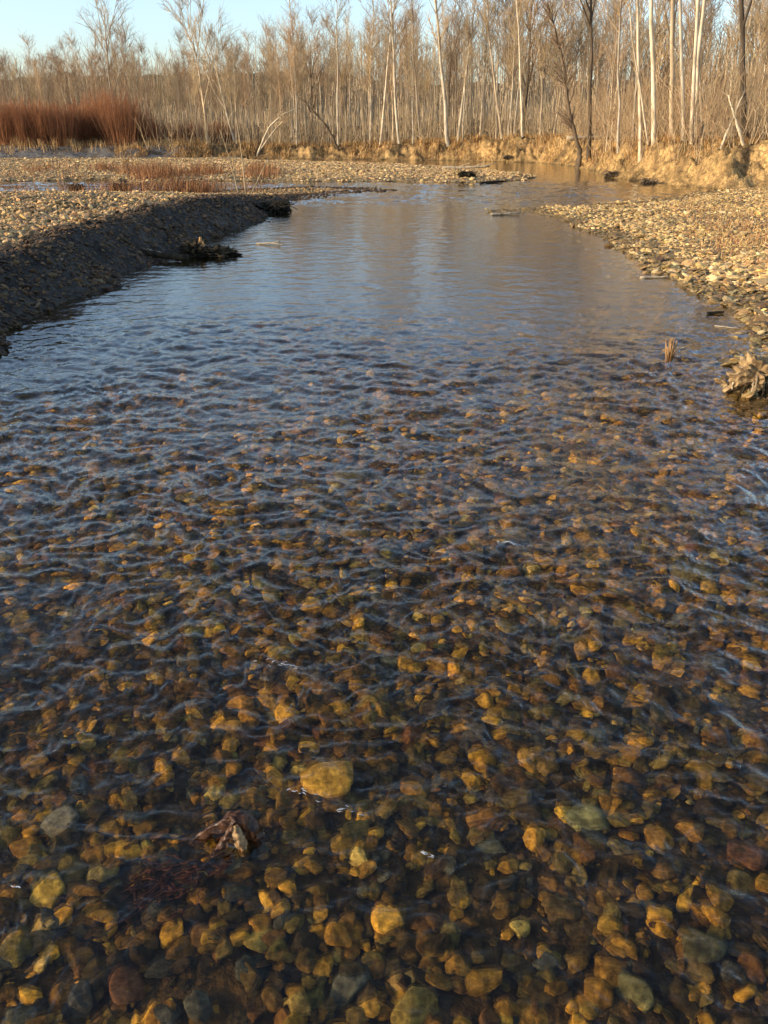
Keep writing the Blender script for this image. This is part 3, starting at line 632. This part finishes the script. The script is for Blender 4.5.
x0, y0 = G(165, 262); o = limbs('log', [limb([(-.75, .35, .17), (-.2, .15, .07), (.32, -.02, .03)], .045, .04, 9, 14, .008, 5)], M_snag); o.location = (x0, y0, 0.02); tag(o, 'dark half buried log lying on the shaded slope, left of the root wad', 'log')
x0, y0 = G(154, 258); o = limbs('stick', [limb([(-.22, .12, .10), (-.02, .02, .07), (.2, -.08, .015)], .010, .006, 6, 8, .004, 6)], M_wood); o.location = (x0, y0, .03); tag(o, 'thin pale stick in the shade below the half buried log', 'stick')
x0, y0 = G(272, 245); o = limbs('stick', [limb([(-.24, .05, .015), (0, 0, .03), (.20, -.04, .01)], .016, .008, 6, 8, .004, 7), limb([(0, 0, .03), (.12, .02, .05)], .012, .012, 6, 5, .002, 8)], M_wood); o.location = (x0, y0, 0); tag(o, 'short forked stick floating in open water right of the root wad', 'stick')
bpy.data.objects['driftwood_root'].scale = (.85, .85, .72)
# overhanging root and brush clump at the bank end
x0, y0 = at(265, 188, 18.8)[:2]; root = thing('brush_clump', 'dark clump of roots and dead brush hanging off the end of the left bank', 'brush', (x0, y0, hgt(x0, y0)))
L = []
for i in range(70):
    a = rng.uniform(-2.2, 1.6); l = rng.uniform(.3, .75); L.append(limb([(rng.normal(0, .18), rng.normal(0, .25), 0), (math.cos(a) * l * .6, math.sin(a) * l * .5, rng.uniform(.02, .22)), (math.cos(a) * l, math.sin(a) * l, rng.uniform(-.35, .18))], .014, .005, 4, 7, .012, i))
limbs('roots', L, M_snag, root); clod('soil', (.45, .45, .14), 12, M_snag, root, (0, 0, 0), amp=.4)
# tall stems beside it
for q, (px, hgt_) in enumerate([(238, 1.35), (245, 1.5), (250, 1.2)]):
    x0, y0 = at(px, 182, 20.0)[:2]; e = [(-.32, 0, hgt_), (-.12, .1, hgt_ * 1.05), (.42, 0, hgt_ * .62)][q]; P = [(0, 0, 0), tuple(np.array(e) * .5 + (.02, 0, .05)), e]
    L = [limb(P, .015, .005, 5, 9, .004, q)] + [limb([np.array(e) * t, np.array(e) * t + rng.normal(0, .08, 3) + (0, 0, .15)], .004, .002, 4, 4, 0, q) for t in (.4, .55, .7, .85)]
    o = limbs('dead_plant', L, M_twig); o.location = (x0, y0, hgt(x0, y0)); tag(o, ['tall dead stem leaning left at the end of the left bank', 'tallest upright dead stem at the end of the left bank', 'dead stem leaning right over the channel at the end of the left bank'][q], 'stem')
# root clod at right edge
x0, y0 = G(752, 392); root = thing('root_clod', 'pale brown root clod with dangling roots at the right edge of the water', 'root clod', (x0, y0, 0))
clod('soil', (.125, .115, .095), 31, simple('clod_soil', (.10, .06, .03), (.40, .27, .13), 22, .95), root, (.01, .02, .085), amp=.55, freq=2.2)
L = []
for i in range(40):
    a = rng.uniform(0, 6.28); s = np.array([math.cos(a) * .07, math.sin(a) * .07, rng.uniform(.06, .16)]); e = np.array([math.cos(a) * rng.uniform(.10, .15), math.sin(a) * rng.uniform(.08, .14), rng.uniform(-.02, .04)])
    L.append(limb([s * .8, (s + e) / 2 * 1.12, e], rng.uniform(.004, .012), .003, 5, 8, .004, i))
limbs('roots', L[::3], M_wood, root); limbs('roots', L[1::3], M_snag, root); root.scale = (1.25, 1.25, 1.2)
# reed tuft in the water
x0, y0 = G(669, 358); root = thing('reed_tuft', 'small tuft of dry reeds standing in the shallow water near the right bar', 'reeds', (x0, y0, -.08)); L = []
for i in range(34):
    a = rng.normal(0, .017, 2); L.append(limb([(a[0] * .6, a[1] * .6, 0), (a[0], a[1], .10), (a[0] * 1.7, a[1] * 1.6, rng.uniform(.15, .24))], .0055, .003, 4, 5, .002, i))
limbs('stems', L, M_fresh, root); limbs('bent_stem', [limb([(.02, 0, 0), (.035, 0, .12), (.09, 0, .165), (.15, 0, .16), (.19, .02, .13)], .0055, .003, 5, 14, 0, 3)], M_wood, root)
# strays along the right shore
for px, py, l, ang, r, mat, nm, lab, cat in [
    (655, 274, .34, .05, .016, M_wood, 'stick', 'pale straight stick pointing into the water from the right bar', 'stick'),
    (727, 322, .20, -.6, .007, M_wood, 'stick', 'thin pale stick at the water edge behind the reed tuft', 'stick'),
    (716, 309, .17, .2, .017, M_snag, 'driftwood_piece', 'dark slab of driftwood beached at the edge of the right bar', 'driftwood'),
    (466, 161.0, 1.9, .0, .07, M_wood, 'driftwood_log', 'bleached driftwood log lying low against the far bank', 'log'),
    (594, 156, 2.8, .15, .11, M_bark, 'fallen_log', 'grey fallen trunk lying level on the bank beside the leaning stump', 'log'),
    (492, 182, .8, .3, .05, M_snag, 'driftwood_log', 'dark short log at the tip of the middle bar', 'log'),
    (505, 212.5, .6, .1, .03, M_wood, 'driftwood_piece', 'pale driftwood on the stones at the tip of the right bar', 'driftwood')]:
    x0, y0 = G(px, py, .05 if py > 165 else .4); z0 = max(hgt(x0, y0), 0); c, s = math.cos(ang) * l / 2, math.sin(ang) * l / 2
    L = [limb([(-c, -s, r * .6), (0, 0, r * .9), (c, s, r * (1.2 + .6 * (l > 1)))], r, r * .6, 8, 12, r * .08, int(px))]
    if l > 1: L += [limb([(c * t, s * t, r), (c * t + .3, s * t, .35 * l * .3), (c * t + .5, s, .5 * l * .25)], r * .45, r * .15, 6, 8, r * .1, 3) for t in (-.3, .3, .7)]
    o = limbs(nm, L, mat); o.location = (x0, y0, z0); tag(o, lab, cat)
# leaning stump tree at the water's edge
Ys = bankY(578) - .4; x0 = at(578, 170, Ys)[0]; root = thing('leaning_tree', 'dark leaning tree with thick foot standing right at the water edge below the far bank', 'tree', (x0, Ys, 0))
p1 = np.array(at(580, 150, Ys)) - (x0, Ys, 0); p2 = np.array(at(570, 118, Ys)) - (x0, Ys, 0); p3 = np.array(at(563, 60, Ys)) - (x0, Ys, 0); p4 = np.array(at(548, 5, Ys)) - (x0, Ys, 0)
T = np.array([(0, 0, -.1), p1 * .5, p1, p2, p3, p4]); limbs('trunk', [limb(T, .14, .03, 9, 22, .015, 4)], M_dark, root)
rg = np.random.default_rng(90); b1, _ = kids(T[None], 40, .5, 1, .6, .6, 1.5, .1, 5, rg); b2, _ = kids(b1, 260, .1, 1, .6, .3, 1.0, .05, 4, rg)
V, F = join([tubes(b1, np.linspace(.03, .01, 5)[None] * np.ones((40, 1)), 4), tubes(b2, np.linspace(.011, .006, 4)[None] * np.ones((260, 1)), 3)]); build('crown', V, F, M_twig2, root)
# arching bare saplings and the dark leaning pole
def polyplant(name, px_path, Y0, r, mat, lab, cat, seed, twigs=30):
    Yb = Y0; P = [np.array(at(a, b, Yb)) for a, b in px_path]; z0 = hgt(P[0][0], Yb); base = np.array([P[0][0], Yb, z0 - .05]); P[0] = base
    root = thing(name, lab, cat, tuple(base)); Q = np.array([p - base for p in P]); limbs('trunk', [limb(Q, r, r * .3, 7, 18, r * .1, seed)], mat, root)
    rg = np.random.default_rng(seed); b1, _ = kids(Q[None], twigs, .4, 1, .6, .3, 1.1, .05, 4, rg); build('crown', *tubes(b1, np.linspace(.012, .005, 4)[None] * np.ones((len(b1), 1)), 3), M_twig, root)
polyplant('arching_sapling', [(256, 150), (268, 128), (283, 114), (298, 108)], bankY(262) + .5, .055, M_pale, 'pale sapling bent in an arch to the right above the orange grass', 'tree', 1)
polyplant('arching_sapling', [(259, 150), (272, 133), (282, 122), (291, 116)], bankY(262) + .9, .04, M_pale, 'shorter pale sapling bent beneath the higher arching one', 'tree', 2)
polyplant('fallen_pole', [(339, 146), (328, 128), (314, 112), (299, 96)], bankY(330) + .6, .085, M_dark, 'dark fallen trunk leaning steeply left against the trees', 'tree', 3, 12)
polyplant('leaning_tree', [(745, 147), (735, 118), (728, 95)], bankY(740) + 1.5, .05, M_pale, 'pale broken sapling leaning left near the right edge', 'tree', 4, 10)
polyplant('leaning_tree', [(720, 146), (733, 118), (745, 90)], bankY(722) + 1.6, .045, M_pale, 'pale sapling leaning right, crossing the broken one near the right edge', 'tree', 5, 14)
# dark stranded brush piles
for i, (px, py, s, lab) in enumerate([(77, 188, .34, 'dark stranded brush pile by the left channel, left one of two'), (120, 188, .42, 'dark stranded brush pile by the left channel, beside the rusty weeds'), (190, 187, .5, 'low dark brush pile on the flat behind the left bank'), (467, 180, .45, 'dark root heap on the near edge of the middle bar'), (612, 176, .42, 'dark root tangle at the water edge right of the leaning stump'), (648, 182, .35, 'brown root tangle at the foot of the cut bank'), (508, 161, .4, 'low root tangle at the far bank beside the bleached log'), (164, 152, .9, 'dark brush heap under the red willows'), (212, 150, 1.0, 'tangled dark brush heap among the orange brush')]):
    x0, y0 = G(px, py, .05); z0 = max(hgt(x0, y0), 0); root = thing('brush_pile', lab, 'brush pile', (x0, y0, z0)); L = []
    for q in range(38):
        a = rng.uniform(0, 6.28); l = s * rng.uniform(.5, 1); L.append(limb([(-math.cos(a) * l * .5, -math.sin(a) * l * .5, rng.uniform(0, s * .3)), (0, 0, s * rng.uniform(.1, .4)), (math.cos(a) * l, math.sin(a) * l, rng.uniform(0, s * .5))], .02, .007, 4, 6, .02, q))
    mt = M_dark if px > 480 else M_snag; limbs('branches', L, mt, root); clod('soil', (s * .55, s * .5, s * .22), 40 + i, mt, root, (0, 0, s * .1), amp=.45)

# dead leaf: a folded, arched, crumpled sheet standing out of the water
x0, y0 = G(232, 842); root = thing('dead_leaf', 'curled dark brown dead leaf standing out of the shallow water', 'leaf', (x0, y0, 0))
def leaf_sheet(name, path, width, mat, seed, crump=.008, fold=.5):
    P = np.array(path, float); k, w = 26, 11; t = np.linspace(0, len(P) - 1, k); Q = np.stack([np.interp(t, np.arange(len(P)), P[:, i]) for i in range(3)], -1)
    for _ in range(2): Q[1:-1] = (Q[:-2] + Q[2:] + 2 * Q[1:-1]) / 4
    T = np.gradient(Q, axis=0); T /= np.linalg.norm(T, axis=1, keepdims=True); S = np.cross(T, [0, -.35, 1.]); S /= np.linalg.norm(S, axis=1, keepdims=True); U = np.cross(S, T)
    u = np.linspace(0, 1, k); prof = width * (np.sin(np.pi * np.clip(u * .93 + .04, 0, 1)) ** .55) * (1 + .15 * np.sin(u * 17 + seed)); v = np.linspace(-1, 1, w)
    W = Q[:, None] + S[:, None] * (v[None, :, None] * prof[:, None, None]) + U[:, None] * (-np.abs(v)[None, :, None] * fold * prof[:, None, None])
    uu_, vv_ = np.meshgrid(v * 2, u * 6); nse = fbm(uu_ + seed, vv_, 3, seed)[..., None]; nse2 = fbm(uu_ * 1.7 + 9, vv_ * 1.5 + seed, 3, seed + 5)[..., None]
    W = W + U[:, None] * nse * crump + S[:, None] * nse2 * crump * .8
    V = W.reshape(-1, 3); F = gridF(w, k); return build(name, V, F, mat, root)
leaf_sheet('blade', [(-.090, .0, -.006), (-.072, .004, .014), (-.045, .008, .034), (-.012, .01, .052), (.014, .008, .056)], .013, M_leaf, 3, .004, 1.3)
leaf_sheet('blade', [(-.020, .012, .048), (.004, .012, .060), (.028, .008, .054), (.046, .004, .030), (.056, .0, .004), (.060, .0, -.015)], .022, M_leaf, 7, .006, .55)
leaf_sheet('blade', [(.010, .0, .058), (-.002, -.010, .040), (-.018, -.022, .018), (-.040, -.036, -.006)], .010, M_leaf, 9, .004, .9)
leaf_sheet('curled_lobe', [(.012, -.010, .055), (.020, -.022, .036), (.027, -.030, .014), (.030, -.034, -.006)], .012, M_leafpale, 5, .003, .5)
root.scale = (1.18, 1.18, 1.18)
# trailing debris
L = []; P0 = np.array(under(215, 862, .03)); P1 = np.array(under(95, 905, .085)); rg = np.random.default_rng(6)
for i in range(75):
    s = P0 + (P1 - P0) * rg.uniform(0, .7) + rg.normal(0, .026, 3) * (1, 1.2, .4); e = s + (P1 - P0) * rg.uniform(.08, .3) + rg.normal(0, .022, 3) * (1, 1.2, .3); L.append(limb([s, (s + e) / 2 + rg.normal(0, .010, 3), e], .004, .0015, 4, 6, .002, i))
o = limbs('waterweed', L, M_weed); o.cycles.is_caustics_receiver = USE_CAUSTICS; tag(o, 'red brown weed and root strands trailing under water below the dead leaf', 'waterweed')
# white water flecks; pale threads modelled in place of sparkles and glints
def foam_glints(px, py, n, wx, wy, seed, lab):
    rg = np.random.default_rng(seed); x0, y0 = G(px, py, .005); L = []
    for i in range(n):
        a = rg.normal(0, 1); x = x0 + a * wx; y = y0 + rg.normal(0, wy) - .25 * a * wx; l = rg.uniform(.002, .009); th = rg.normal(-.2, .35)
        t = np.linspace(-1, 1, 5); qx = x + t * l * math.cos(th); qy = y + t * l * math.sin(th) + rg.normal(0, .001, 5); qz = waves(qx, qy) + .0006
        rr_ = rg.uniform(.0004, .0010) * np.array([.3, 1, 1.2, .8, .3]); L.append(tubes(np.stack([qx, qy, qz], -1)[None], rr_[None], 5))
    V, F = join(L); tag(build('foam_glints', V, F, M_foam_glints), lab, 'foam_glints', kind='stuff')
foam_glints(512, 545, 24, .05, .006, 1, 'white flecks modelled as sparkles on the ripple over the brown mid stream cobble')
foam_glints(282, 666, 20, .045, .012, 2, 'white flecks modelled as sparkles on the small ripple left of centre')
foam_glints(302, 793, 9, .022, .008, 3, 'white flecks modelled as sparkles below the large golden cobble')
foam_glints(345, 812, 6, .020, .012, 4, 'scattered white flecks modelled as sparkles right of the dead leaf')
foam_glints(428, 855, 8, .010, .003, 5, 'streak of white flecks modelled as a glint at the lower centre')
foam_glints(18, 888, 5, .006, .004, 7, 'white flecks modelled as sparkles in the lower left corner')

# hills
hx = np.linspace(-420, 420, 420); prof = 15 + 6 * fbm(hx * .006, hx * 0 + 2.2, 3, 70) + 2.2 * np.abs(perlin(hx * .16, hx * 0 + .3, 71)) + 1.2 * np.abs(perlin(hx * .5, hx * 0, 72)); prof += 3.5 * sstep(-130, -40, hx) - 2
rows = [(.0, 0), (.35, .35), (.7, .7), (.9, .93), (1, 1)]; hv = []
for q, (u, zf) in enumerate(rows): hv.append(np.stack([hx, np.full_like(hx, 240 + u * 70) + 3 * perlin(hx * .1, hx * 0 + q, 75), prof * zf - .5], -1))
tag(build('hills', np.concatenate(hv), gridF(len(hx), len(rows)), M_hill), 'low dark wooded hill beyond the bare trees', 'hills', kind='structure')

# ------------------------------------------------------------------ light, sky, camera
sun = bpy.data.lights.new('sun', 'SUN'); sun.energy = 5.5; sun.angle = math.radians(.53); sun.color = (1, .80, .54)
so = bpy.data.objects.new('sun', sun); COL.objects.link(so); so.rotation_euler = SUN_DIR.to_track_quat('Z', 'Y').to_euler(); sun.cycles.is_caustics_light = USE_CAUSTICS
w = bpy.data.worlds.new('World'); sc.world = w; w.use_nodes = True; nt = w.node_tree
sky = nt.nodes.new('ShaderNodeTexSky'); sky.sky_type = 'NISHITA'; sky.sun_disc = False; sky.sun_elevation = SUN_EL
sky.sun_rotation = math.atan2(SUN_DIR.x, SUN_DIR.y); sky.air_density = 1.0; sky.dust_density = 1.7; sky.ozone_density = 2.5; sky.altitude = 200
bg = nt.nodes['Background']; bg.inputs[1].default_value = .32; hs = nt.nodes.new('ShaderNodeHueSaturation'); hs.inputs['Saturation'].default_value = .90; nt.links.new(sky.outputs[0], hs.inputs['Color']); nt.links.new(hs.outputs[0], bg.inputs[0])
cam = bpy.data.cameras.new('camera'); co = bpy.data.objects.new('camera', cam); COL.objects.link(co); sc.camera = co
co.location = (0, 0, CAMH); co.rotation_euler = (math.radians(90) - PITCH, 0, 0); cam.sensor_fit = 'VERTICAL'; cam.sensor_height = 24; cam.lens = FPX / 1024 * 24
cam.clip_start = .05; cam.clip_end = 4000
sc.view_settings.view_transform = 'Standard'; sc.view_settings.look = 'None'; sc.view_settings.exposure = 0
cy = sc.cycles; cy.max_bounces = 6; cy.diffuse_bounces = 2; cy.glossy_bounces = 2; cy.transmission_bounces = 4; cy.transparent_max_bounces = 4; cy.sample_clamp_indirect = 6
cy.use_adaptive_sampling = True; cy.adaptive_threshold = .02
